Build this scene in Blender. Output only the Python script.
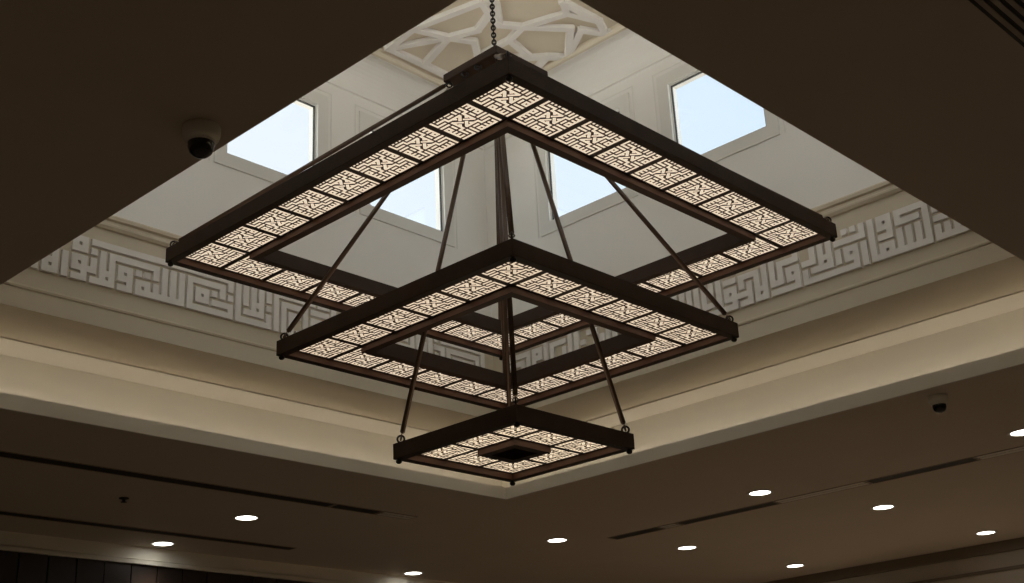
import bpy, math, random
from mathutils import Vector, Matrix

# ---------------------------------------------------------------- setup
# Plan unit = 0.30 m (the pitch of one lattice panel).  z = 0 of the plan is the
# underside of the upper chandelier tier; the floor lies 15.6 units below.
U = 0.30
ZF = 15.6
def W(p):
    return Vector((p[0]*U, p[1]*U, (p[2]+ZF)*U))

scene = bpy.context.scene
for o in list(bpy.data.objects):
    bpy.data.objects.remove(o)
COL = scene.collection

yaw, pitch, roll, FPX = 0.7501, 0.3781, -0.0513, 1301.2
CAM = (-17.016, -16.004, -10.267)
fw = Vector((math.cos(pitch)*math.cos(yaw), math.cos(pitch)*math.sin(yaw), math.sin(pitch)))
r0 = Vector((math.sin(yaw), -math.cos(yaw), 0)); u0 = r0.cross(fw)
rt = math.cos(roll)*r0+math.sin(roll)*u0; up = -math.sin(roll)*r0+math.cos(roll)*u0
cd = bpy.data.cameras.new('camera'); cam = bpy.data.objects.new('camera', cd); COL.objects.link(cam)
cam.matrix_world = Matrix(((rt.x, up.x, -fw.x, W(CAM).x), (rt.y, up.y, -fw.y, W(CAM).y), (rt.z, up.z, -fw.z, W(CAM).z), (0, 0, 0, 1)))
cd.sensor_width = 36; cd.lens = FPX*36/1024; cd.clip_start = 0.05; cd.clip_end = 500
scene.camera = cam

world = bpy.data.worlds.new('sky'); scene.world = world; world.use_nodes = True
bg = world.node_tree.nodes['Background']
# pale blue sky, hazier towards +y, with an added bright lobe (behind the viewer, high up) to light the well walls
wn = world.node_tree
w_tc = wn.nodes.new('ShaderNodeTexCoord'); w_sep = wn.nodes.new('ShaderNodeSeparateXYZ')
wn.links.new(w_tc.outputs['Generated'], w_sep.inputs[0])
w_rp = wn.nodes.new('ShaderNodeValToRGB'); w_rp.color_ramp.elements[0].position = .40; w_rp.color_ramp.elements[1].position = .85
w_rp.color_ramp.elements[0].color = (0.80, 0.97, 1.14, 1); w_rp.color_ramp.elements[1].color = (1.07, 1.09, 1.16, 1)
wn.links.new(w_sep.outputs['Y'], w_rp.inputs[0])
w_dot = wn.nodes.new('ShaderNodeVectorMath'); w_dot.operation = 'DOT_PRODUCT'
w_dot.inputs[1].default_value = Vector((-.55, -.50, .67)).normalized()
wn.links.new(w_tc.outputs['Generated'], w_dot.inputs[0])
w_max = wn.nodes.new('ShaderNodeMath'); w_max.operation = 'MAXIMUM'; w_max.inputs[1].default_value = 0
w_pow = wn.nodes.new('ShaderNodeMath'); w_pow.operation = 'POWER'; w_pow.inputs[1].default_value = 2.0
wn.links.new(w_dot.outputs['Value'], w_max.inputs[0]); wn.links.new(w_max.outputs[0], w_pow.inputs[0])
w_sc = wn.nodes.new('ShaderNodeVectorMath'); w_sc.operation = 'SCALE'; w_sc.inputs[0].default_value = (1.0, .97, .90)
SKY_FILL = 3.6
w_mul = wn.nodes.new('ShaderNodeMath'); w_mul.operation = 'MULTIPLY'; w_mul.inputs[1].default_value = SKY_FILL
wn.links.new(w_pow.outputs[0], w_mul.inputs[0]); wn.links.new(w_mul.outputs[0], w_sc.inputs['Scale'])
w_add = wn.nodes.new('ShaderNodeVectorMath'); w_add.operation = 'ADD'
wn.links.new(w_rp.outputs[0], w_add.inputs[0]); wn.links.new(w_sc.outputs[0], w_add.inputs[1])
# added warm fill below the horizon, lifts the cove and upper ceiling
w_g = wn.nodes.new('ShaderNodeMath'); w_g.operation = 'MULTIPLY'; w_g.inputs[1].default_value = -4.0; w_g.use_clamp = True
wn.links.new(w_sep.outputs['Z'], w_g.inputs[0])
w_gs = wn.nodes.new('ShaderNodeVectorMath'); w_gs.operation = 'SCALE'; w_gs.inputs[0].default_value = (5.0, 4.6, 3.9)
wn.links.new(w_g.outputs[0], w_gs.inputs['Scale'])
w_add2 = wn.nodes.new('ShaderNodeVectorMath'); w_add2.operation = 'ADD'
wn.links.new(w_add.outputs[0], w_add2.inputs[0]); wn.links.new(w_gs.outputs[0], w_add2.inputs[1])
wn.links.new(w_add2.outputs[0], bg.inputs[0]); bg.inputs[1].default_value = 1.0

vs = scene.view_settings
vs.view_transform = 'Standard'; vs.look = 'None'; vs.gamma = 1; vs.exposure = 0.0; vs.use_curve_mapping = False

LED_STRENGTH = 1.5      # diffusers of the chandelier
COVE_STRENGTH = 0.76     # hidden strip in the cove
SPOT_W = 9.0            # each recessed downlight

# ---------------------------------------------------------------- materials
def mat(name, col, rough=0.6, metal=0.0, noise=0.0, nscale=8.0, bump=0.0, spec=0.5):
    m = bpy.data.materials.new(name); m.use_nodes = True
    nt = m.node_tree; b = nt.nodes['Principled BSDF']
    b.inputs['Base Color'].default_value = (*col, 1); b.inputs['Roughness'].default_value = rough
    b.inputs['Metallic'].default_value = metal
    b.inputs['Specular IOR Level'].default_value = spec
    if noise or bump:
        tc = nt.nodes.new('ShaderNodeTexCoord'); n = nt.nodes.new('ShaderNodeTexNoise')
        n.inputs['Scale'].default_value = nscale; n.inputs['Detail'].default_value = 5
        nt.links.new(tc.outputs['Object'], n.inputs['Vector'])
        if noise:
            r = nt.nodes.new('ShaderNodeValToRGB')
            r.color_ramp.elements[0].position = 0.3; r.color_ramp.elements[1].position = 0.7
            r.color_ramp.elements[0].color = (*[c*(1-noise) for c in col], 1)
            r.color_ramp.elements[1].color = (*[min(1, c*(1+noise)) for c in col], 1)
            nt.links.new(n.outputs['Fac'], r.inputs[0]); nt.links.new(r.outputs[0], b.inputs['Base Color'])
        if bump:
            bm_ = nt.nodes.new('ShaderNodeBump'); bm_.inputs['Strength'].default_value = bump
            bm_.inputs['Distance'].default_value = 0.01
            nt.links.new(n.outputs['Fac'], bm_.inputs['Height']); nt.links.new(bm_.outputs[0], b.inputs['Normal'])
    return m
def emis(name, col, s, translucent=0.0):
    m = bpy.data.materials.new(name); m.use_nodes = True; nt = m.node_tree
    for n in list(nt.nodes): nt.nodes.remove(n)
    out = nt.nodes.new('ShaderNodeOutputMaterial'); e = nt.nodes.new('ShaderNodeEmission')
    e.inputs[0].default_value = (*col, 1); e.inputs[1].default_value = s
    if translucent:
        t = nt.nodes.new('ShaderNodeBsdfTranslucent'); t.inputs[0].default_value = (translucent, translucent, translucent*0.97, 1)
        a = nt.nodes.new('ShaderNodeAddShader')
        nt.links.new(e.outputs[0], a.inputs[0]); nt.links.new(t.outputs[0], a.inputs[1]); nt.links.new(a.outputs[0], out.inputs[0])
    else:
        nt.links.new(e.outputs[0], out.inputs[0])
    return m
M = dict(
    ceil=mat('taupe_ceiling_paint', (0.52, 0.44, 0.365), 0.75, noise=0.02, nscale=2, bump=0.02),
    lip=mat('cream_plaster', (0.80, 0.75, 0.65), 0.7, noise=0.015, nscale=3),
    beige=mat('beige_plaster', (0.66, 0.585, 0.46), 0.7, noise=0.02, nscale=3, bump=0.03),
    white=mat('white_plaster', (0.88, 0.865, 0.83), 0.7, noise=0.012, nscale=3),
    relief=mat('white_relief_plaster', (0.86, 0.83, 0.80), 0.65, noise=0.02, nscale=5),
    field=mat('sand_plaster', (0.74, 0.66, 0.53), 0.75, noise=0.03, nscale=4),
    frame=mat('white_window_paint', (0.80, 0.79, 0.75), 0.45),
    gasket=mat('black_gasket', (0.03, 0.03, 0.03), 0.6),
    bronze=mat('dark_bronze_paint', (0.046, 0.027, 0.018), 0.55, 0.0, noise=0.12, nscale=14, bump=0.03, spec=0.2),
    warmlit=mat('bronze_warm_lit', (0.125, 0.058, 0.032), 0.5),  # bronze as lit by the panels, warm glow put into the colour
    rod=mat('brown_rod_paint', (0.075, 0.045, 0.028), 0.38, 0.4, noise=0.1, nscale=20),
    chain=mat('blackened_steel', (0.03, 0.027, 0.025), 0.4, 0.6),
    bright=mat('bright_steel', (0.6, 0.58, 0.55), 0.3, 0.9),
    lattice=mat('lattice_metal', (0.035, 0.022, 0.016), 0.5, 0.2, noise=0.1, nscale=20),
    cable=mat('grey_cable_sheath', (0.45, 0.43, 0.40), 0.5),
    wood=mat('dark_wood', (0.030, 0.020, 0.016), 0.4, noise=0.35, nscale=3, bump=0.1),
    floor=mat('beige_stone_floor', (0.45, 0.39, 0.31), 0.5, noise=0.15, nscale=1.2),
    roomwall=mat('taupe_wall_paint', (0.60, 0.53, 0.43), 0.8, noise=0.02, nscale=2),
    camw=mat('dome_camera_housing', (0.78, 0.74, 0.66), 0.45),
    camd=mat('smoked_dome', (0.006, 0.006, 0.006), 0.12, spec=0.6),
    slot=mat('slot_black', (0.02, 0.016, 0.012), 0.7),
    blade=mat('slot_blade_grey', (0.72, 0.66, 0.60), 0.45, 0.2),
    slotframe=mat('slot_frame_paint', (0.34, 0.27, 0.21), 0.6),
    grille=mat('grille_paint', (0.36, 0.31, 0.26), 0.6),
    trim=mat('downlight_trim', (0.62, 0.56, 0.47), 0.5),
    stile=mat('dark_trim_paint', (0.22, 0.17, 0.125), 0.7),
)
M['diff'] = emis('warm_diffuser', (1.0, 0.76, 0.535), LED_STRENGTH*0.46, 0.55)
M['diff_low'] = emis('warm_diffuser_lowest', (1.0, 0.77, 0.52), LED_STRENGTH*0.62, 0.55)
M['cove'] = emis('cove_led', (1.0, 0.89, 0.75), COVE_STRENGTH*8)
M['lamp'] = emis('downlight_lens', (1.0, 0.98, 0.90), 9.0)
g = bpy.data.materials.new('window_glass'); g.use_nodes = True; nt = g.node_tree
for n in list(nt.nodes): nt.nodes.remove(n)
out = nt.nodes.new('ShaderNodeOutputMaterial'); tr = nt.nodes.new('ShaderNodeBsdfTransparent'); gl = nt.nodes.new('ShaderNodeBsdfGlossy')
tr.inputs[0].default_value = (0.96, 0.98, 0.985, 1); gl.inputs[1].default_value = 0.02
mx = nt.nodes.new('ShaderNodeMixShader'); mx.inputs[0].default_value = 0.05
nt.links.new(tr.outputs[0], mx.inputs[1]); nt.links.new(gl.outputs[0], mx.inputs[2]); nt.links.new(mx.outputs[0], out.inputs[0])
M['glass'] = g

# ---------------------------------------------------------------- mesh builder
class MB:
    def __init__(s): s.v = []; s.f = []; s.sm = []
    def add(s, vs_, fs, smooth=False):
        o = len(s.v); s.v += [tuple(v) for v in vs_]
        for f in fs: s.f.append([i+o for i in f]); s.sm.append(smooth)
    def box(s, x0, x1, y0, y1, z0, z1):
        s.add([(x0,y0,z0),(x1,y0,z0),(x1,y1,z0),(x0,y1,z0),(x0,y0,z1),(x1,y0,z1),(x1,y1,z1),(x0,y1,z1)],
              [(0,3,2,1),(4,5,6,7),(0,1,5,4),(1,2,6,5),(2,3,7,6),(3,0,4,7)])
        return s
    def ring(s, rects, closed=False):
        """sweep a profile of (x0,x1,y0,y1,z) rectangles, mitred at the corners"""
        vs_ = []
        for (x0,x1,y0,y1,z) in rects: vs_ += [(x0,y0,z),(x1,y0,z),(x1,y1,z),(x0,y1,z)]
        fs = []; n = len(rects)
        for i in range(n if closed else n-1):
            a = 4*i; b = 4*((i+1) % n)
            for k in range(4):
                fs.append((a+k, a+(k+1)%4, b+(k+1)%4, b+k))
        s.add(vs_, fs); return s
    def tube(s, p0, p1, r, n=12, r1=None, cap=True):
        p0 = Vector(p0); p1 = Vector(p1); r1 = r if r1 is None else r1
        d = (p1-p0).normalized(); a = d.orthogonal().normalized(); b = d.cross(a)
        vs_ = []
        for P, R in ((p0, r), (p1, r1)):
            for k in range(n):
                t = 2*math.pi*k/n; vs_.append(P+a*math.cos(t)*R+b*math.sin(t)*R)
        s.add(vs_, [(k, (k+1)%n, n+(k+1)%n, n+k) for k in range(n)], True)
        if cap: s.add(vs_, [tuple(range(n-1,-1,-1)), tuple(range(n,2*n))])
        return s
    def lathe(s, c, prof, n=24):
        vs_ = []
        for (r, z) in prof:
            for k in range(n):
                t = 2*math.pi*k/n; vs_.append((c[0]+r*math.cos(t), c[1]+r*math.sin(t), c[2]+z))
        fs = []
        for i in range(len(prof)-1):
            for k in range(n): fs.append((i*n+k, i*n+(k+1)%n, (i+1)*n+(k+1)%n, (i+1)*n+k))
        s.add(vs_, fs, True); return s
    def torus(s, c, R, r, ax, bx, n=20, m=8, ea=1.0):
        """torus in the plane spanned by ax, bx; ea stretches it along ax"""
        c = Vector(c); ax = Vector(ax).normalized(); bx = Vector(bx).normalized(); nz = ax.cross(bx)
        vs_ = []
        for i in range(n):
            t = 2*math.pi*i/n; d = ax*math.cos(t)+bx*math.sin(t); P = c+ax*math.cos(t)*R*ea+bx*math.sin(t)*R
            for j in range(m):
                u = 2*math.pi*j/m; vs_.append(P+d*math.cos(u)*r+nz*math.sin(u)*r)
        s.add(vs_, [(i*m+j, i*m+(j+1)%m, ((i+1)%n)*m+(j+1)%m, ((i+1)%n)*m+j) for i in range(n) for j in range(m)], True)
        return s
    def cells(s, on, xs, ys, z0, z1, fn):
        """solid from a set of grid cells; fn maps (u,v,w) to a point"""
        q = lambda pts: s.add([fn(*p) for p in pts], [(0,1,2,3)])
        for (i, j) in on:
            x0,x1,y0,y1 = xs[i],xs[i+1],ys[j],ys[j+1]
            q([(x0,y0,z0),(x0,y1,z0),(x1,y1,z0),(x1,y0,z0)]); q([(x0,y0,z1),(x1,y0,z1),(x1,y1,z1),(x0,y1,z1)])
            if (i-1,j) not in on: q([(x0,y0,z0),(x0,y0,z1),(x0,y1,z1),(x0,y1,z0)])
            if (i+1,j) not in on: q([(x1,y0,z0),(x1,y1,z0),(x1,y1,z1),(x1,y0,z1)])
            if (i,j-1) not in on: q([(x0,y0,z0),(x1,y0,z0),(x1,y0,z1),(x0,y0,z1)])
            if (i,j+1) not in on: q([(x0,y1,z0),(x0,y1,z1),(x1,y1,z1),(x1,y1,z0)])
        return s
    def build(s, name, material, parent=None, loc=(0,0,0), bevel=0.0, recalc=True):
        me = bpy.data.meshes.new(name)
        L = Vector(loc)
        me.from_pydata([tuple((Vector(v)-L)*U) for v in s.v], [], s.f); me.update()
        for p, sm in zip(me.polygons, s.sm): p.use_smooth = sm
        if recalc:
            import bmesh
            b = bmesh.new(); b.from_mesh(me); bmesh.ops.remove_doubles(b, verts=b.verts, dist=1e-5)
            bmesh.ops.recalc_face_normals(b, faces=b.faces); b.to_mesh(me); b.free()
        me.materials.append(material)
        return link(name, me, parent, loc, bevel)
def link(name, data, parent=None, loc=(0,0,0), bevel=0.0):
    o = bpy.data.objects.new(name, data); COL.objects.link(o)
    ULOC[o.name] = Vector(loc)
    if parent:
        o.parent = parent; o.location = (Vector(loc)-ULOC[parent.name])*U
    else: o.location = W(loc)
    if bevel:
        bv = o.modifiers.new('bevel', 'BEVEL'); bv.width = bevel*U; bv.segments = 2; bv.limit_method = 'ANGLE'
    return o
ULOC = {}
def thing(name, label, cat, loc, group=None):
    o = link(name, None, None, loc); o.empty_display_size = 0.1
    return tag(o, label, cat, group)
def tag(o, label, cat, group=None):
    o['label'] = label; o['category'] = cat
    if group: o['group'] = group
    return o
def struct(o): o['kind'] = 'structure'; return o

# ---------------------------------------------------------------- plan
ZC = -2.22                                   # lower ceiling
LIP = (-8.70, 9.00, -8.555, 8.87)             # edge of the opening
BACK = (-10.42, 10.67, -10.17, 10.60)          # back wall of the light cove
WELL = (-7.45, 7.70, -7.55, 7.87)            # walls of the well
ROOM = (-24.0, 29.0, -24.0, 20.0)
def R(rect, z, o=0.0): return (rect[0]-o, rect[1]+o, rect[2]-o, rect[3]+o, z)

# lower ceiling with the square opening
mb = MB(); mb.ring([R(LIP, ZC, .0), R(ROOM, ZC, .4), R(ROOM, ZC+.5, .4), R(BACK, ZC+.5, .4), R(BACK, ZC+.10, .3), R(BACK, ZC+.012, .24), R(LIP, ZC+.012, .0)], True)
struct(mb.build('ceiling', M['ceil']))
# lip of the opening, cove channel and back wall
mb = MB(); mb.ring([R(LIP, ZC+.013), R(LIP, -1.885), R(LIP, -1.885, .12), R(LIP, -2.05, .12), R(BACK, -2.05), R(BACK, -.45),
                    R(BACK, -.435, -.95), R(BACK, -.395, -.95), R(BACK, -.30, -.95), R(BACK, -.30, .25), R(BACK, ZC+.02, .25), R(LIP, ZC+.02, .12)], True)
struct(mb.build('trim_1', M['lip']))
# soffit ring between cove and well wall
mb = MB(); mb.ring([R(BACK, -.40, -.95), R(WELL, -.40, .5), R(WELL, -.1, .51), R(BACK, -.1, -.95)], True)
struct(mb.build('trim_2', M['beige']))
# LED strip lying in the cove channel
t = thing('cove_strip_light', 'warm strip light hidden behind the lip of the ceiling opening, washing the cove', 'light', (0, 0, -2.05))
mb = MB(); mb.ring([R(LIP, -2.05, 0.680), R(LIP, -1.91, 0.680), R(LIP, -1.91, 0.695), R(LIP, -2.035, 0.735), R(LIP, -2.035, 0.830), R(LIP, -2.05, 0.830)], True)
mb.build('strip_profile', M['frame'], t, (0, 0, -2.05))
mb = MB(); mb.ring([R(LIP, -2.03, 0.737), R(LIP, -1.93, 0.705), R(LIP, -1.925, 0.715), R(LIP, -2.025, 0.747)], True)
mb.build('led_tape', M['cove'], t, (0, 0, -2.05))

# ---- well walls, each a slab with window holes
ZW0, ZW1 = -.40, 8.90
WZ0, WZ1 = 4.73, 7.12                        # window opening heights
HW = 1.37                                    # half width
WC = {'left': [-4.40, 0.12, 4.61], 'right': [-4.82, -0.30, 4.07]}
T = .34                                      # wall thickness
def side_map(side):
    """(a, d, z): a along the wall, d outward from the wall face"""
    if side == 'left': return lambda a, d, z: (a, WELL[3]+d, z)
    if side == 'right': return lambda a, d, z: (WELL[1]+d, a, z)
    if side == 'near_left': return lambda a, d, z: (WELL[0]-d, a, z)
    return lambda a, d, z: (a, WELL[2]-d, z)
def abox(mb, fn, a0, a1, d0, d1, z0, z1):
    p = fn(a0, d0, z0); q = fn(a1, d1, z1)
    mb.box(min(p[0],q[0]), max(p[0],q[0]), min(p[1],q[1]), max(p[1],q[1]), z0, z1)
win_n = 0
for side in ('left', 'right', 'near_left', 'near_right'):
    fn = side_map(side)
    centers = WC['left'] if side in ('left', 'near_right') else WC['right']
    lo, hi = (WELL[0], WELL[1]) if side in ('left', 'near_right') else (WELL[2], WELL[3])
    if side in ('left', 'near_right'): lo -= T; hi += T
    mb = MB()
    abox(mb, fn, lo, hi, 0, T, 2.0, WZ0); abox(mb, fn, lo, hi, 0, T, WZ1, ZW1+.5)
    xs = [lo]+[v for c in centers for v in (c-HW, c+HW)]+[hi]
    for k in range(0, len(xs), 2): abox(mb, fn, xs[k], xs[k+1], 0, T, WZ0, WZ1)
    struct(mb.build('wall_'+side, M['white'], recalc=False))
    # lower beige band that carries the frieze, with its mouldings
    for c in centers:
        win_n += 1
        mb = MB()       # raised flat architrave
        o = .34
        for (a0,a1,z0,z1) in ((c-HW-o,c+HW+o,WZ0-o,WZ0),(c-HW-o,c+HW+o,WZ1,WZ1+o),(c-HW-o,c-HW,WZ0,WZ1),(c+HW,c+HW+o,WZ0,WZ1)):
            abox(mb, fn, a0, a1, -.045, .0, z0, z1)
        # thin outer fillet
        e = o+.14
        for (a0,a1,z0,z1) in ((c-HW-e,c-HW-e+.03,WZ0-.34,WZ1+.50),(c+HW+e-.03,c+HW+e,WZ0-.34,WZ1+.50),(c-HW-e,c+HW+e,WZ1+.47,WZ1+.50)):
            abox(mb, fn, a0, a1, -.012, .0, z0, z1)
        w = struct(mb.build('window_%d' % win_n, M['frame'], loc=fn(c, 0, WZ0)))
        mb = MB(); t = .04
        for (a0,a1,z0,z1) in ((c-HW,c+HW,WZ0,WZ0+t),(c-HW,c+HW,WZ1-t,WZ1),(c-HW,c-HW+t,WZ0+t,WZ1-t),(c+HW-t,c+HW,WZ0+t,WZ1-t)):
            abox(mb, fn, a0, a1, .03, .13, z0, z1)
        mb.build('sash_frame', M['frame'], w, loc=fn(c, .28, WZ0))
        mb = MB(); g0 = t; t2 = .022
        for (a0,a1,z0,z1) in ((c-HW+g0,c+HW-g0,WZ0+g0,WZ0+g0+t2),(c-HW+g0,c+HW-g0,WZ1-g0-t2,WZ1-g0),(c-HW+g0,c-HW+g0+t2,WZ0+g0+t2,WZ1-g0-t2),(c+HW-g0-t2,c+HW-g0,WZ0+g0+t2,WZ1-g0-t2)):
            abox(mb, fn, a0, a1, .045, .10, z0, z1)
        mb.build('gasket', M['gasket'], w, loc=fn(c, .28, WZ0))
        mb = MB(); abox(mb, fn, c-HW+.06, c+HW-.06, .07, .085, WZ0+.06, WZ1-.06)
        mb.build('window_pane', M['glass'], w, loc=fn(c, .27, WZ0))

# ---- lower band of the well: fascia, bead, frieze field, upper moulding (swept ring)
prof = [(-.40,.0),(.02,.0),(.03,-.03),(.07,-.045),(.11,-.03),(.12,.0),(.17,.0),(.18,.045),(1.86,.045),(1.87,-.01),(1.93,-.05),(1.98,-.055),(2.0,-.03),
        (2.06,-.03),(2.09,-.09),(2.16,-.10),(2.20,-.07),(2.22,.0),(2.22,.5),(-.40,.5)]
mb = MB(); mb.ring([R(WELL, z, d) for z, d in prof], True)
struct(mb.build('trim_3', M['beige']))

# ---- coved top and ornamented upper ceiling
mb = MB(); pr = []
for k in range(13):
    t = math.pi/2*k/12
    pr.append(R(WELL, 8.00+.86*math.sin(t), -.002-.84*(1-math.cos(t))))
pr += [R(WELL, 8.92, -.84), R(WELL, 8.92, .5), R(WELL, 7.98, .5)]
mb.ring(pr+[R(WELL, 7.91, .0), R(WELL, 7.93, -.055), R(WELL, 7.99, -.055), R(WELL, 8.0, -.01)], True)
o = mb.build('trim_4', M['white']); struct(o)
for k, p in enumerate(o.data.polygons): p.use_smooth = False
mb = MB(); x0,x1,y0,y1,_ = R(WELL, 0, -.80); mb.box(x0, x1, y0, y1, 8.90, 9.10)
struct(mb.build('ceiling_upper', M['field']))
mb = MB(); mb.box(WELL[0]-T-.3, WELL[1]+T+.3, WELL[2]-T-.3, WELL[3]+T+.3, 9.12, 9.4)
struct(mb.build('ceiling_roof', M['white']))
mb = MB(); mb.ring([R(WELL, 8.80, -.78), R(WELL, 8.74, -.84), R(WELL, 8.74, -.93), R(WELL, 8.82, -1.0), R(WELL, 8.90, -1.02), R(WELL, 8.90, -.78)], True)
struct(mb.build('trim_5', M['field']))

# strapwork nodes (upper ceiling, far quarter), repeated by rotation over the square
N = dict(a=(2.90,6.62), b=(2.75,5.47), c=(3.74,5.16), d=(4.37,4.84), e=(4.98,5.31), f=(4.06,4.38), g=(3.79,3.68), h=(3.24,3.41),
         i=(4.17,6.60), k=(4.32,3.83), l=(4.84,3.5), m=(5.86,2.7), n=(6.85,3.68), o=(5.04,4.16), p=(5.25,2.29), r=(4.79,2.02),
         s=(6.09,4.41), t=(6.41,4.04), u=(6.11,2.56), v=(6.73,2.25), w=(6.82,1.95), x=(6.14,1.97), y=(3.51,3.17), z=(5.3,6.6), q=(6.85,5.2), q2=(5.95,5.75))
STR = ['abcd', 'de', 'cf', 'fgh', 'cizq2', 'gk', 'klm', 'mn', 'olp', 'pr', 'osntq', 'nuvw', 'vx', 'hy', 'ac', 'eo', 'eq2', 'q2q', 'st', 'aiz', 'xp', 'ky', 'es', 'hb', 'rx']
def walk(sx):
    outp = []; k = 0
    while k < len(sx):
        if sx[k] == 'q' and k+1 < len(sx) and sx[k+1] == '2': outp.append('q2'); k += 2
        else: outp.append(sx[k]); k += 1
    return outp
strap_n = [0]
def strap(mb, p, q, w, z0, z1):
    strap_n[0] += 1; z0 += .0006*(strap_n[0] % 37)
    p = Vector((p[0],p[1],0)); q = Vector((q[0],q[1],0)); d = (q-p)
    if d.length < 1e-4: return
    d.normalize(); n_ = Vector((-d.y, d.x, 0))*w/2; p = p-d*w*.3; q = q+d*w*.3
    c = [p-n_, q-n_, q+n_, p+n_]; c2 = [p-n_*.8, q-n_*.8, q+n_*.8, p+n_*.8]
    mb.add([(v.x,v.y,z1) for v in c]+[(v.x,v.y,z0) for v in c2], [(7,6,5,4),(0,4,5,1),(1,5,6,2),(2,6,7,3),(3,7,4,0)])
mb = MB(); CXY = (.12, .16)
for rot in range(4):
    ca, sa = [(1,0),(0,1),(-1,0),(0,-1)][rot]
    for sx in STR:
        w_ = walk(sx)
        for A, B in zip(w_, w_[1:]):
            P = []
            for nn in (A, B):
                x, y = N[nn][0]-CXY[0], N[nn][1]-CXY[1]
                P.append((ca*x-sa*y+CXY[0], sa*x+ca*y+CXY[1]))
            if all(WELL[0]+.8 < p_[0] < WELL[1]-.8 and WELL[2]+.8 < p_[1] < WELL[3]-.8 for p_ in P):
                strap(mb, P[0], P[1], .225, 8.78, 8.905)
for k in range(8):                            # central star around the chain rose
    a0 = math.pi/8+k*math.pi/4; a1 = a0+math.pi/4*3
    strap(mb, (2.6*math.cos(a0)+CXY[0], 2.6*math.sin(a0)+CXY[1]), (2.6*math.cos(a1)+CXY[0], 2.6*math.sin(a1)+CXY[1]), .24, 8.80, 8.905)
tag(mb.build('plaster_strapwork', M['relief'], loc=(0,0,8.9)), 'raised white star strapwork on the sand coloured ceiling above the chandelier chain', 'ceiling ornament')

# ---------------------------------------------------------------- Kufic friezes
def grid_edges(n, pitch, sw):
    e = [0]
    for k in range(n): e += [k*pitch+sw, (k+1)*pitch]
    return e[:-1]                                # 2n-1 cells
def raster(segs, dots=()):
    on = set()
    for (a, b) in segs:
        x0, y0 = a; x1, y1 = b
        for i in range(min(2*x0,2*x1), max(2*x0,2*x1)+1):
            for j in range(min(2*y0,2*y1), max(2*y0,2*y1)+1): on.add((i, j))
    for (x, y) in dots: on.add((2*x, 2*y))
    return on
def S(txt):
    """'x,y>x,y>x,y ...' polylines; a lone 'x,y' is a dot"""
    segs = []; dots = []
    for pl in txt.split():
        pts = [tuple(int(v) for v in p.split(',')) for p in pl.split('>')]
        if len(pts) == 1: dots.append(pts[0])
        for a, b in zip(pts, pts[1:]): segs.append((a, b))
    return segs, dots
def box_(x, y): return '%d,%d>%d,%d>%d,%d>%d,%d>%d,%d' % (x,y,x+1,y,x+1,y+1,x,y+1,x,y)
left_txt = ' '.join(['-2,0>-2,3', box_(-1,0), '0,1>0,2', '1,0>1,2', box_(2,3), box_(2,1), '2,0>3,0>3,1>4,1>4,2', '4,3', '4,4>20,4', '4,0>6,0>6,3>11,3', '5,0>5,3',
    box_(5,0), box_(7,1), '7,0>8,0>8,1', '9,2', '10,2', box_(9,0), '9,0>14,0', '11,0>11,1', '11,2>11,3', '12,0>12,3', '13,0>13,3', '14,0>14,3',
    '20,0>15,0>15,3>19,3>19,2', box_(16,1), '18,2', '18,1>20,1>20,0', '20,4>20,3', '20,2',
    '21,4>21,0>25,0>25,1', '22,4>22,2', '22,1>24,1>24,4', '23,1>23,4', box_(23,1), '25,2', '25,3>25,4', '26,0>26,4>31,4',
    '27,0>27,3>30,3>30,1', '28,0>28,2>29,2', '29,0>30,0', box_(31,1), '31,0>33,0>33,2', '31,3>33,3', '32,4>33,4',
    '34,0>34,4', '35,0>35,3>37,3', '35,0>39,0>39,2', '36,1>36,2>37,2>37,1', '38,1>38,4>42,4', '40,0>40,3', '41,0>41,3', '42,0>42,3>43,3', '40,0>42,0', 
    '43,4>46,4>46,2>43,2>43,0>46,0', '44,3>45,3', '44,1>46,1', '47,0>47,4', '48,0>48,3', '49,0>49,4', '50,0>50,2', '50,3>51,3>51,0', '50,4',
    '52,0>52,3>57,3>57,0', '51,4>58,4>58,0', '53,0>53,2>56,2>56,0', '54,0>54,1>55,1'])
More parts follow.
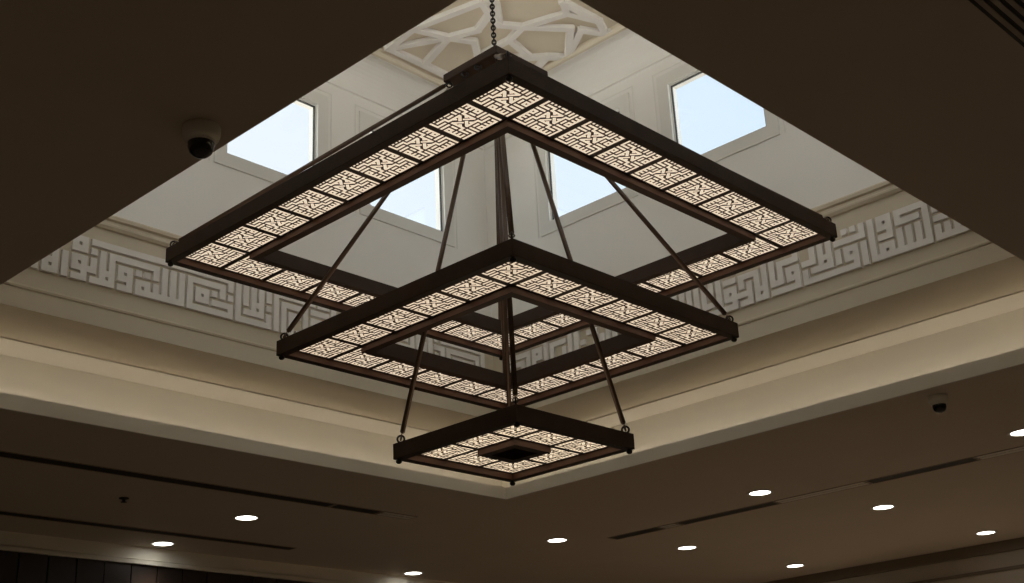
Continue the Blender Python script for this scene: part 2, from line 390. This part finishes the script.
right_vis = ' '.join(['0,0>0,4', box_(1,3), '1,2>2,2>2,3', box_(1,0), '0,0>6,0>6,4>3,4>3,3>5,3', '3,0>3,2', '4,0>4,2', '5,0>5,2',
    box_(7,3), '7,2>9,2', '7,0>12,0', '7,1>7,0', '8,1>8,0', '9,1>9,0', '10,1>10,4', '11,1>11,3', '12,0>12,4',
    '-1,0>-1,2', '-4,3>-1,3>-1,4', '-3,4', '-2,4', box_(-3,1), '-8,0>-2,0>-2,1', '-4,1>-4,2', box_(-6,1), '-6,1>-6,4', '-5,1>-5,4', '-7,1>-5,1', '-8,0>-8,1', '-8,2>-7,2>-7,4',
    '-11,1>-11,3>-9,3>-9,4', box_(-10,1), '-12,0>-9,0>-9,1', '-12,4>-12,1>-11,1', '-13,0>-13,4', box_(-14,0), '-16,3>-14,3>-14,0', '-15,0>-15,2', '-16,0>-15,0',
    '-16,2>-16,3', '-16,0', '-15,0', '-17,1>-15,1>-15,2', box_(-18,1), '-18,3>-17,3', '-17,4', '-19,0>-17,0>-17,1', '-19,0>-19,4', '-22,0>-19,0', '-21,4>-21,1>-20,1', '-20,2>-20,4',
    '-22,0>-22,4', '-23,4>-23,1>-25,1>-25,4', '-24,2>-24,4', '-26,0>-23,0', '-26,0>-26,3', '-27,4>-26,4', '-27,0>-27,3', '-28,0>-28,4', '-30,0>-28,0',
    '-32,3>-29,3>-29,1>-31,1', '-30,4', '-31,4', '-32,1>-32,4', '-34,0>-31,0', box_(-34,2), '-34,0>-34,2', '-33,1', '-35,0>-35,4', '-40,0>-40,4>-36,4', '-39,2', '-38,1', '-37,0>-37,3>-38,3', '-40,0>-36,0>-36,2', '-45,0>-45,4>-41,4>-41,0>-45,0', '-44,1>-44,3>-42,3', '-43,1>-42,1>-42,2', box_(-47,2), '-47,0>-47,2', '-46,0', '-46,4', '-52,4>-47,4', '-52,3>-48,3>-48,0', '-52,2>-49,2>-49,0', '-52,0>-52,1>-50,1>-50,0'])
def frieze(name, txt, fn, off, ncol, pitch, label):
    segs, dots = S(txt); segs = [((a[0]+off,a[1]),(b[0]+off,b[1])) for a,b in segs]; dots = [(x+off,y) for x,y in dots]
    on = raster(segs, dots)
    xs = grid_edges(ncol, pitch, pitch*.67); zs = grid_edges(5, .2165, .142)
    on = {c for c in on if 0 <= c[0] < len(xs)-1 and 0 <= c[1] < len(zs)-1}
    mb = MB(); mb.cells(on, xs, zs, -.03, .05, fn)
    return tag(mb.build(name, M['relief'], loc=fn(xs[-1]/2, .5, 0)), label, 'calligraphy frieze')
PIT = .217
frieze('calligraphy_frieze', left_txt, lambda a, z, w: (-5.41-PIT*3+a, WELL[3]+w-.005, .525+z), 3, 63, PIT,
       'raised square lettering band below the windows on the left wall of the ceiling well')
frieze('calligraphy_frieze', right_vis, lambda a, z, w: (WELL[1]+w-.005, -3.60+PIT*51-a, .45+z), 52, 70, PIT,
       'raised square lettering band below the windows on the right wall of the ceiling well')

# ---------------------------------------------------------------- lattice panel
def lattice_mesh():
    sw, gw, bd = .0535, .0300, .0557
    n = 11; step = sw+gw
    xs = [-.5]+[-.5+bd+k*step*1.0+d for k in range(n) for d in (0, sw)]
    xs = xs[:]+[.5]                               # border | s g s g ... s | border
    A = ['0,0>0,3>2,3', '1,2>3,2>3,3>6,3', '4,2>5,2', '6,0>6,2', '1,0>4,0>5,0>5,1>4,1>4,0', '1,0>1,1', '2,0>2,1', '3,0>3,1']
    segs = []; dots = []
    s_, d_ = S(' '.join(A))
    for rot in range(4):
        def T_(p):
            x, y = p
            for _ in range(rot): x, y = 10-y, x
            return (x, y)
        segs += [(T_(a), T_(b)) for a, b in s_]; dots += [T_(p) for p in d_]
    openc = {(i+1, j+1) for (i, j) in raster(segs, dots)}
    ncell = len(xs)-1
    ctr = range(8, 15)                            # node cells 4..6 plus the gaps around
    on = {(i, j) for i in range(ncell) for j in range(ncell) if (i, j) not in openc and not (i in range(8,15) and j in range(8,15))}
    mb = MB(); mb.cells(on, xs, xs, 0, .005, lambda u, v, w: (u, v, w))
    # woven knot in the middle: straps at +-c in axes turned by 45 degrees
    c_, hw, L, gp = .050, .029, .190, .016
    lim = (xs[15]-xs[8])/2+.001
    def dark(u, v):
        inV = any(abs(u-k*c_) < hw for k in (1,-1)) and abs(v) < L
        inH = any(abs(v-k*c_) < hw for k in (1,-1)) and abs(u) < L
        if not (inV or inH): return True
        for su in (1,-1):
            for sv in (1,-1):
                over_v = su*sv > 0
                du, dv = abs(u-su*c_), abs(v-sv*c_)
                if over_v and hw <= du < hw+gp and dv < hw+gp: return True
                if not over_v and hw <= dv < hw+gp and du < hw+gp: return True
        return False
    st = .0080; nn = 52; es = [(-nn/2+k)*st for k in range(nn+1)]; q_ = math.sqrt(.5)
    sub = set()
    for i in range(nn):
        for j in range(nn):
            u, v = (es[i]+es[i+1])/2, (es[j]+es[j+1])/2
            if abs(u-v)*q_ < lim and abs(u+v)*q_ < lim and dark(u, v): sub.add((i, j))
    mb.cells(sub, es, es, .0003, .0052, lambda u, v, w: ((u-v)*q_, (u+v)*q_, w))
    me_mb = mb
    return me_mb

# ---------------------------------------------------------------- chandelier
chand = thing('chandelier', 'large three tier square chandelier of dark bronze frames with glowing lattice panels', 'chandelier', (0,0,8.88))
tiers = [(9, 1.0, 0.0, 1), (6, .986, -2.006, 0), (3, .938, -4.108, 0)]
PLATE = .157; MARG = .157
lat_data = None
tier_objs = []; ring_pts = []
for (n, s, z, _) in tiers:
    PLATE = MARG+(.012 if n == 3 else 0); e = n/2*s+PLATE; hi = (n/2-1)*s
    zb, zt = z-.105, z+.19
    mb = MB()
    q = (-e, e, -e, e)
    mb.ring([R(q, zb), R(q, zt), R(q, zt, -PLATE), R(q, z+.045, -PLATE), R(q, z+.045, -PLATE-.02), R(q, z+.03, -PLATE-.02), R(q, z+.03, -PLATE), R(q, zb, -PLATE)], True)
    p = (-hi, hi, -hi, hi)
    mb.ring([R(p, zb), R(p, zb, -PLATE), R(p, zt, -PLATE), R(p, zt), R(p, z+.045), R(p, z+.045, .02), R(p, z+.03, .02), R(p, z+.03)], True)
    # cross ribs behind the seams tie the two plates together
    for k in range(1, n):
        c = -n/2*s+k*s
        for sg in (-1, 1):
            a0, a1 = sorted((sg*(hi-.02), sg*(e-PLATE+.02)))
            mb.box(c-.015, c+.015, a0, a1, z+.06, z+.15); mb.box(a0, a1, c-.015, c+.015, z+.06, z+.15)
    fr = mb.build('tier_frame', M['bronze'], chand, (0,0,z), bevel=.006)
    tier_objs.append(fr)
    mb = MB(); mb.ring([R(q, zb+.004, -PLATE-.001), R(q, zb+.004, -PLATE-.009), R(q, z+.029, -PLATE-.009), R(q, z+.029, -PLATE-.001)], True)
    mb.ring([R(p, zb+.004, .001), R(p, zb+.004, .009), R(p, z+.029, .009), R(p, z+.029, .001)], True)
    mb.build('warm_lit_faces', M['warmlit'], fr, (0,0,z))  # thin skins on the inner plate faces, carrying the painted panel glow
    if n == 3:
        mb = MB(); mb.box(-hi+.15, hi-.15, -hi+.15, hi-.15, zt-.03, zt); mb.build('cover_plate', M['bronze'], fr, (0,0,z))
    # diffuser lying above the lattice
    mb = MB(); q2 = R((-e+PLATE-.02, e-PLATE+.02, -e+PLATE-.02, e-PLATE+.02), 0)[:4]; p2 = (-hi+.02, hi-.02, -hi+.02, hi-.02)
    mb.ring([R(p2, z+.027), R(q2, z+.027)]) 
    mb.build('light_diffuser', M['diff_low' if n == 3 else 'diff'], fr, (0,0,z), recalc=False)
    # lattice panels
    if lat_data is None:
        pm = lattice_mesh(); tmp = pm.build('lattice_panel', M['lattice'], fr, (0,0,0)); lat_data = tmp.data
        bpy.data.objects.remove(tmp); 
    h = (n-1)/2
    for i in range(n):
        for j in range(n):
            if i in (0, n-1) or j in (0, n-1):
                x, y = (i-h)*s, (j-h)*s
                o = bpy.data.objects.new('lattice_panel', lat_data); COL.objects.link(o); o.parent = fr
                o.location = Vector((x, y, .018))*U; o.scale = (s, s, 1)
    # finials under the corners and ring eyes on top
    for sx in (-1, 1):
        for sy in (-1, 1):
            c = (sx*(e-.075), sy*(e-.075))
            mb = MB(); mb.lathe((c[0],c[1],zb), [(.0,-.085),(.03,-.080),(.052,-.062),(.058,-.040),(.048,-.016),(.034,-.004),(.035,.0),(.0,.0)], 16)
            mb.build('corner_finial', M['chain'], fr, (c[0],c[1],zb))
            rc = Vector((sx*(e-.105), sy*(e-.105), zt+.085)); d = Vector((sx,sy,0)).normalized()
            mb = MB(); mb.torus(rc, .065, .019, d, (0,0,1)); mb.tube((rc.x,rc.y,zt-.01), (rc.x,rc.y,zt+.03), .03)
            mb.build('ring_eye', M['chain'], fr, tuple(rc))
            ring_pts.append((n, sx, sy, rc))
# seam in the right side plate of the upper tier
# central hub
HZ0, HZ1, HH = 3.71, 3.89, .77
mb = MB(); mb.box(-HH, HH, -HH, HH, HZ0, HZ1)
mb.box(-.2, .2, -.2, .2, HZ1, HZ1+.05)
hub = mb.build('hub_box', M['bronze'], chand, (0,0,HZ0), bevel=.02)
hooks = {9: .68, 6: .42, 3: .24}
for (n, sx, sy, rc) in ring_pts:
    k = hooks[n]; top = Vector((sx*k, sy*k, HZ0-.02)); d = (rc-top).normalized()
    dd = Vector((sx,sy,0)).normalized()
    a = top+d*.13; b = rc-d*.13
    mb = MB(); mb.tube(a, b, .047, 14)
    mb.tube(a-d*.03, a+d*.06, .03, 10); mb.tube(b-d*.07, b+d*.02, .028, 10)
    mb.torus(b+d*.10, .045, .014, d, dd.cross(Vector((0,0,1))), 14, 6, 1.2)
    mb.build('suspension_rod', M['rod'], chand, tuple(a))
    mb = MB(); mb.torus(top-Vector((0,0,.05)), .055, .018, (0,0,1), dd, 16, 7); mb.tube(top+Vector((0,0,.03)), top-Vector((0,0,.01)), .035)
    mb.torus(a-d*.03, .045, .015, d, dd.cross(Vector((0,0,1))), 14, 6, 1.3)
    mb.build('hook_eye', M['chain'], hub, tuple(top))
# spare eyes along the edges of the hub
for (x, y) in ((-.70,.20),(-.70,-.18),(.70,.20),(.70,-.18),(.20,.70),(-.18,.70),(.20,-.70),(-.18,-.70)):
    mb = MB(); c = Vector((x, y, HZ0-.05)); mb.torus(c, .058, .024, (0,0,1), (1,-1,0), 16, 7); mb.tube(c+Vector((0,0,.04)), c+Vector((0,0,.08)), .035)
    mb.build('hook_eye', M['chain'], hub, (x, y, HZ0))
mb = MB(); c = Vector((-.56,-.72,HZ0-.03)); mb.torus(c, .05, .022, (1,-1,0), (1,1,.4), 16, 7, 1.5)
o = mb.build('shackle', M['bright'], hub, tuple(c)); o['label'] = 'bright steel shackle'
# chain links
mb = MB(); z = HZ1+.05; k = 0
while z < 8.80:
    ax = Vector((1,-1,0)) if k % 2 else Vector((1,1,0))
    mb.torus((0,0,z+.075), .040, .018, (0,0,1), ax, 14, 6, 1.55); z += .088; k += 1
mb.build('chain', M['chain'], chand, (0,0,HZ1))
mb = MB(); mb.lathe((0,0,8.80), [(.0,-.14),(.05,-.13),(.09,-.10),(.24,-.06),(.30,.0),(.30,.02),(.0,.02)], 28)
mb.build('ceiling_rose', M['bronze'], chand, (0,0,8.8))
# supply cable running down beside the outer left rod
mb = MB(); P = [Vector((-.55,.80,HZ0)), Vector((-.72,.92,3.45)), Vector((-1.35,1.55,2.92)), Vector((-2.3,2.5,2.02)), Vector((-4.2,4.3,.22))]
for a, b in zip(P, P[1:]): mb.tube(a, b, .014, 8)
o = mb.build('supply_cable', M['cable'], chand, tuple(P[0])); o['label'] = 'thin grey cable beside the rod'

# ---------------------------------------------------------------- lower room shell
mb = MB(); mb.box(ROOM[0]-.3, ROOM[1]+.3, ROOM[2]-.3, ROOM[3]+.3, -ZF-.2, -ZF); struct(mb.build('floor', M['floor']))
mb = MB(); mb.box(ROOM[0]-.3, ROOM[1]+.4, ROOM[3]+.02, ROOM[3]+.4, -ZF, ZC)
for k in range(60):
    x = ROOM[0]+k*.9; mb.box(x, min(x+.86, ROOM[1]), ROOM[3]-.10, ROOM[3]+.03, -ZF, -2.76)
struct(mb.build('wall_room_left', M['wood']))
mb = MB(); mb.box(ROOM[0], ROOM[1], ROOM[3]-.14, ROOM[3]+.02, -2.66, ZC); mb.box(ROOM[0], ROOM[1], ROOM[3]-.20, ROOM[3]+.02, -2.76, -2.66)
mb.box(ROOM[0], ROOM[1], ROOM[3]-.17, ROOM[3]+.02, -2.62, -2.60)
struct(mb.build('trim_6', M['lip']))
mb = MB(); mb.box(ROOM[1], ROOM[1]+.4, ROOM[2]-.3, ROOM[3]+.02, -ZF, ZC)
struct(mb.build('wall_room_right', M['roomwall']))
mb = MB(); mb.box(ROOM[1]-.22, ROOM[1], ROOM[2], ROOM[3]-.14, -2.58, ZC); struct(mb.build('trim_7', M['stile']))
mb = MB(); mb.box(ROOM[1]-.10, ROOM[1], ROOM[2], ROOM[3]-.14, -3.22, -3.12); struct(mb.build('trim_8', M['stile']))
mb = MB(); mb.box(ROOM[0]-.4, ROOM[0], ROOM[2]-.3, ROOM[3]+.02, -ZF, ZC); struct(mb.build('wall_room_back', M['roomwall']))
mb = MB(); mb.box(ROOM[0], ROOM[1], ROOM[2]-.4, ROOM[2], -ZF, ZC); struct(mb.build('wall_room_near', M['roomwall']))

# ---------------------------------------------------------------- recessed downlights
DL = [(4.39,14.69,'second round downlight from the lower left corner, set in the ceiling beyond the dark slot'),
      (4.44,19.10,'round downlight closest to the dark wood wall at the far left'),
      (14.71,19.12,'round downlight at the bottom centre left, just in front of the left wall cornice'),
      (14.66,12.08,'round downlight straight below the lowest point of the ceiling opening'),
      (19.60,10.53,'round downlight just beyond the dark end of the right ceiling slot'),
      (14.50,4.10,'round downlight before the right ceiling slot, between the slot and the opening'),
      (26.37,10.52,'round downlight at the lower right, left one of two beside the dark edge strip'),
      (19.54,3.00,'round downlight beyond the pale bladed section of the right slot'),
      (26.67,3.04,'round downlight at the far right, right one of two beside the dark edge strip'),
      (14.44,-3.69,'round downlight cut off by the right edge of the photo, right of the dome camera')]
FILL = 'unseen downlight added to brighten the near ceiling'
DL += [(-12.5,-3.5,FILL), (-12.5,-13,FILL), (-12.5,6,FILL), (-3,-15,FILL), (6,-13,FILL), (14.5,-13,FILL), (22,-13,FILL), (-12.5,14.7,FILL)]  # unseen lamps, added to fill the dark near ceiling
for (x, y, lb) in DL:
    t = thing('recessed_downlight', lb, 'downlight', (x, y, ZC), 'recessed downlights')
    mb = MB(); mb.lathe((x,y,ZC), [(.30,-.005),(.30,-.02),(.375,-.02),(.395,-.01),(.395,.0),(.30,.0)], 32)
    mb.build('trim_ring', M['trim'], t, (x,y,ZC))
    mb = MB(); mb.lathe((x,y,ZC), [(.0,-.022),(.15,-.021),(.26,-.016),(.32,-.006),(.32,.0),(.0,.0)], 32)
    mb.build('lens', M['lamp'], t, (x,y,ZC))
    ld = bpy.data.lights.new('downlight', 'SPOT'); ld.energy = SPOT_W*(12 if x > 24 else 3.2 if x > 17 else 2.0); ld.color = (1.0, .86, .68); ld.spot_size = 1.9; ld.spot_blend = .6; ld.shadow_soft_size = .08
    lo = bpy.data.objects.new('downlight_beam', ld); COL.objects.link(lo); lo.parent = t; lo.location = (0, 0, -.03)

# ---------------------------------------------------------------- dome cameras
def dome_camera(x, y, s, label):
    t = thing('dome_camera', label, 'security camera', (x, y, ZC))
    mb = MB(); mb.lathe((x,y,ZC), [(.0,.0),(.232*s,.0),(.236*s,-.02*s),(.232*s,-.11*s),(.215*s,-.16*s),(.185*s,-.195*s),(.16*s,-.20*s),(.0,-.20*s)], 36)
    mb.build('housing', M['camw'], t, (x,y,ZC))
    mb = MB(); mb.lathe((x,y,ZC-.195*s), [(.165*s,.01),(.165*s,-.02*s),(.160*s,-.09*s),(.138*s,-.15*s),(.097*s,-.19*s),(.045*s,-.211*s),(.0,-.215*s)], 32)
    mb.build('dome_cover', M['camd'], t, (x,y,ZC-.195*s))
    mb = MB(); mb.lathe((x,y,ZC-.195*s), [(.16*s,-.0),(.182*s,-.005),(.182*s,-.022*s),(.163*s,-.025*s)], 32)
    mb.build('dome_ring', M['camw'], t, (x,y,ZC-.195*s))
dome_camera(-9.17, -3.57, 1.0, 'white dome camera with black bubble on the dark ceiling at the upper left')
dome_camera(9.72, -3.82, .92, 'small dome camera on the ceiling at the right, just below the lip of the opening')

# small concealed sprinkler
t = thing('ceiling_sprinkler', 'small dark sprinkler head in the ceiling between the two left slots', 'sprinkler', (.37,14.45,ZC))
mb = MB(); mb.lathe((.37,14.45,ZC), [(.0,.0),(.13,.0),(.13,-.02),(.05,-.03),(.04,-.10),(.0,-.10)], 20); mb.build('body', M['slot'], t, (.37,14.45,ZC))
mb = MB(); mb.lathe((.37,14.45,ZC-.10), [(.0,.0),(.08,-.005),(.08,-.015),(.0,-.015)], 20); mb.build('deflector', M['slot'], t, (.37,14.45,ZC-.1))

# ---------------------------------------------------------------- linear slot diffusers
def slot(axis, c, a0, a1, w, bladed, label, group):
    """axis 'x' runs along x at y = c"""
    mid = (a0+a1)/2; loc = (mid, c, ZC) if axis == 'x' else (c, mid, ZC)
    t = thing('slot_diffuser', label, 'air slot', loc, group)
    def bx(mb, p0, p1, q0, q1, z0, z1):
        if axis == 'x': mb.box(p0, p1, c+q0, c+q1, ZC+z0, ZC+z1)
        else: mb.box(c+q0, c+q1, p0, p1, ZC+z0, ZC+z1)
    mb = MB(); f = .025
    for (q0, q1) in ((-w/2, -w/2+f), (w/2-f, w/2)): bx(mb, a0, a1, q0, q1, -.018, .0)
    bx(mb, a0, a0+f, -w/2, w/2, -.018, 0); bx(mb, a1-f, a1, -w/2, w/2, -.018, 0)
    mb.build('slot_frame', M['slotframe'], t, loc)
    mb = MB(); bx(mb, a0+.01, a1-.01, -w/2+.01, w/2-.01, -.006, -.001); mb.build('slot_throat', M['slot'], t, loc)
    if bladed:
        mb = MB()
        for sg in (-1, 1):
            for q in (.20, .46, .72): bx(mb, a0+f, a1-f, sg*w/2*q-.022, sg*w/2*q+.022, -.016, -.008)
        n = int((a1-a0)/.5)
        for k in range(n): 
            a = a0+f+(k+.5)*(a1-a0)/n; bx(mb, a-.012, a+.012, -w/2+f, w/2-f, -.014, -.005)
        mb.build('slot_blades', M['blade'], t, loc)
GL, GR = 'air slots left of the opening', 'air slots right of the opening'
slot('x', 12.12, -14.0, 5.4, .46, False, 'long dark air slot in the ceiling at the left, nearest the opening', GL)
slot('x', 12.12, 5.45, 7.1, .46, False, 'short dark air slot between the long left slot and the pale bladed end', GL)
slot('x', 12.12, 7.15, 8.4, .46, True, 'short pale bladed air slot ending the left slot line', GL)
slot('x', 17.70, -14.0, 8.3, .42, False, 'dark air slot in the ceiling at the lower left, nearer the wood wall', GL)
slot('y', 16.05, 8.9, 10.9, .50, False, 'dark air slot section at the left end of the right slot line', GR)
slot('y', 16.05, 8.2, 8.85, .50, True, 'tiny pale bladed air slot section left of the long dark one', GR)
slot('y', 16.05, 4.55, 8.15, .50, False, 'dark air slot section between the two pale bladed ones at the right', GR)
slot('y', 16.05, 1.55, 4.5, .50, True, 'long pale bladed air slot section in the middle of the right slot line', GR)
slot('y', 16.05, -1.7, 1.5, .50, False, 'dark air slot section right of the long pale bladed one', GR)
slot('y', 16.05, -5.0, -1.75, .50, True, 'pale bladed air slot section at the right edge of the photo', GR)
# bar grille in the upper right corner
gx0, gx1, gy0, gy1 = -5.6, -1.2, -12.9, -11.45
t = thing('air_grille', 'dark slatted air grille in the ceiling at the upper right corner', 'vent grille', ((gx0+gx1)/2,(gy0+gy1)/2,ZC))
mb = MB(); mb.box(gx0, gx1, gy0, gy1, ZC-.006, ZC-.001); mb.build('grille_throat', M['slot'], t, ((gx0+gx1)/2,(gy0+gy1)/2,ZC))
mb = MB(); y = gy1-.055
while y > gy0+.05:
    mb.box(gx0, gx1, y-.062, y, ZC-.02, ZC-.008); y -= .118
mb.build('grille_bars', M['grille'], t, ((gx0+gx1)/2,(gy0+gy1)/2,ZC))
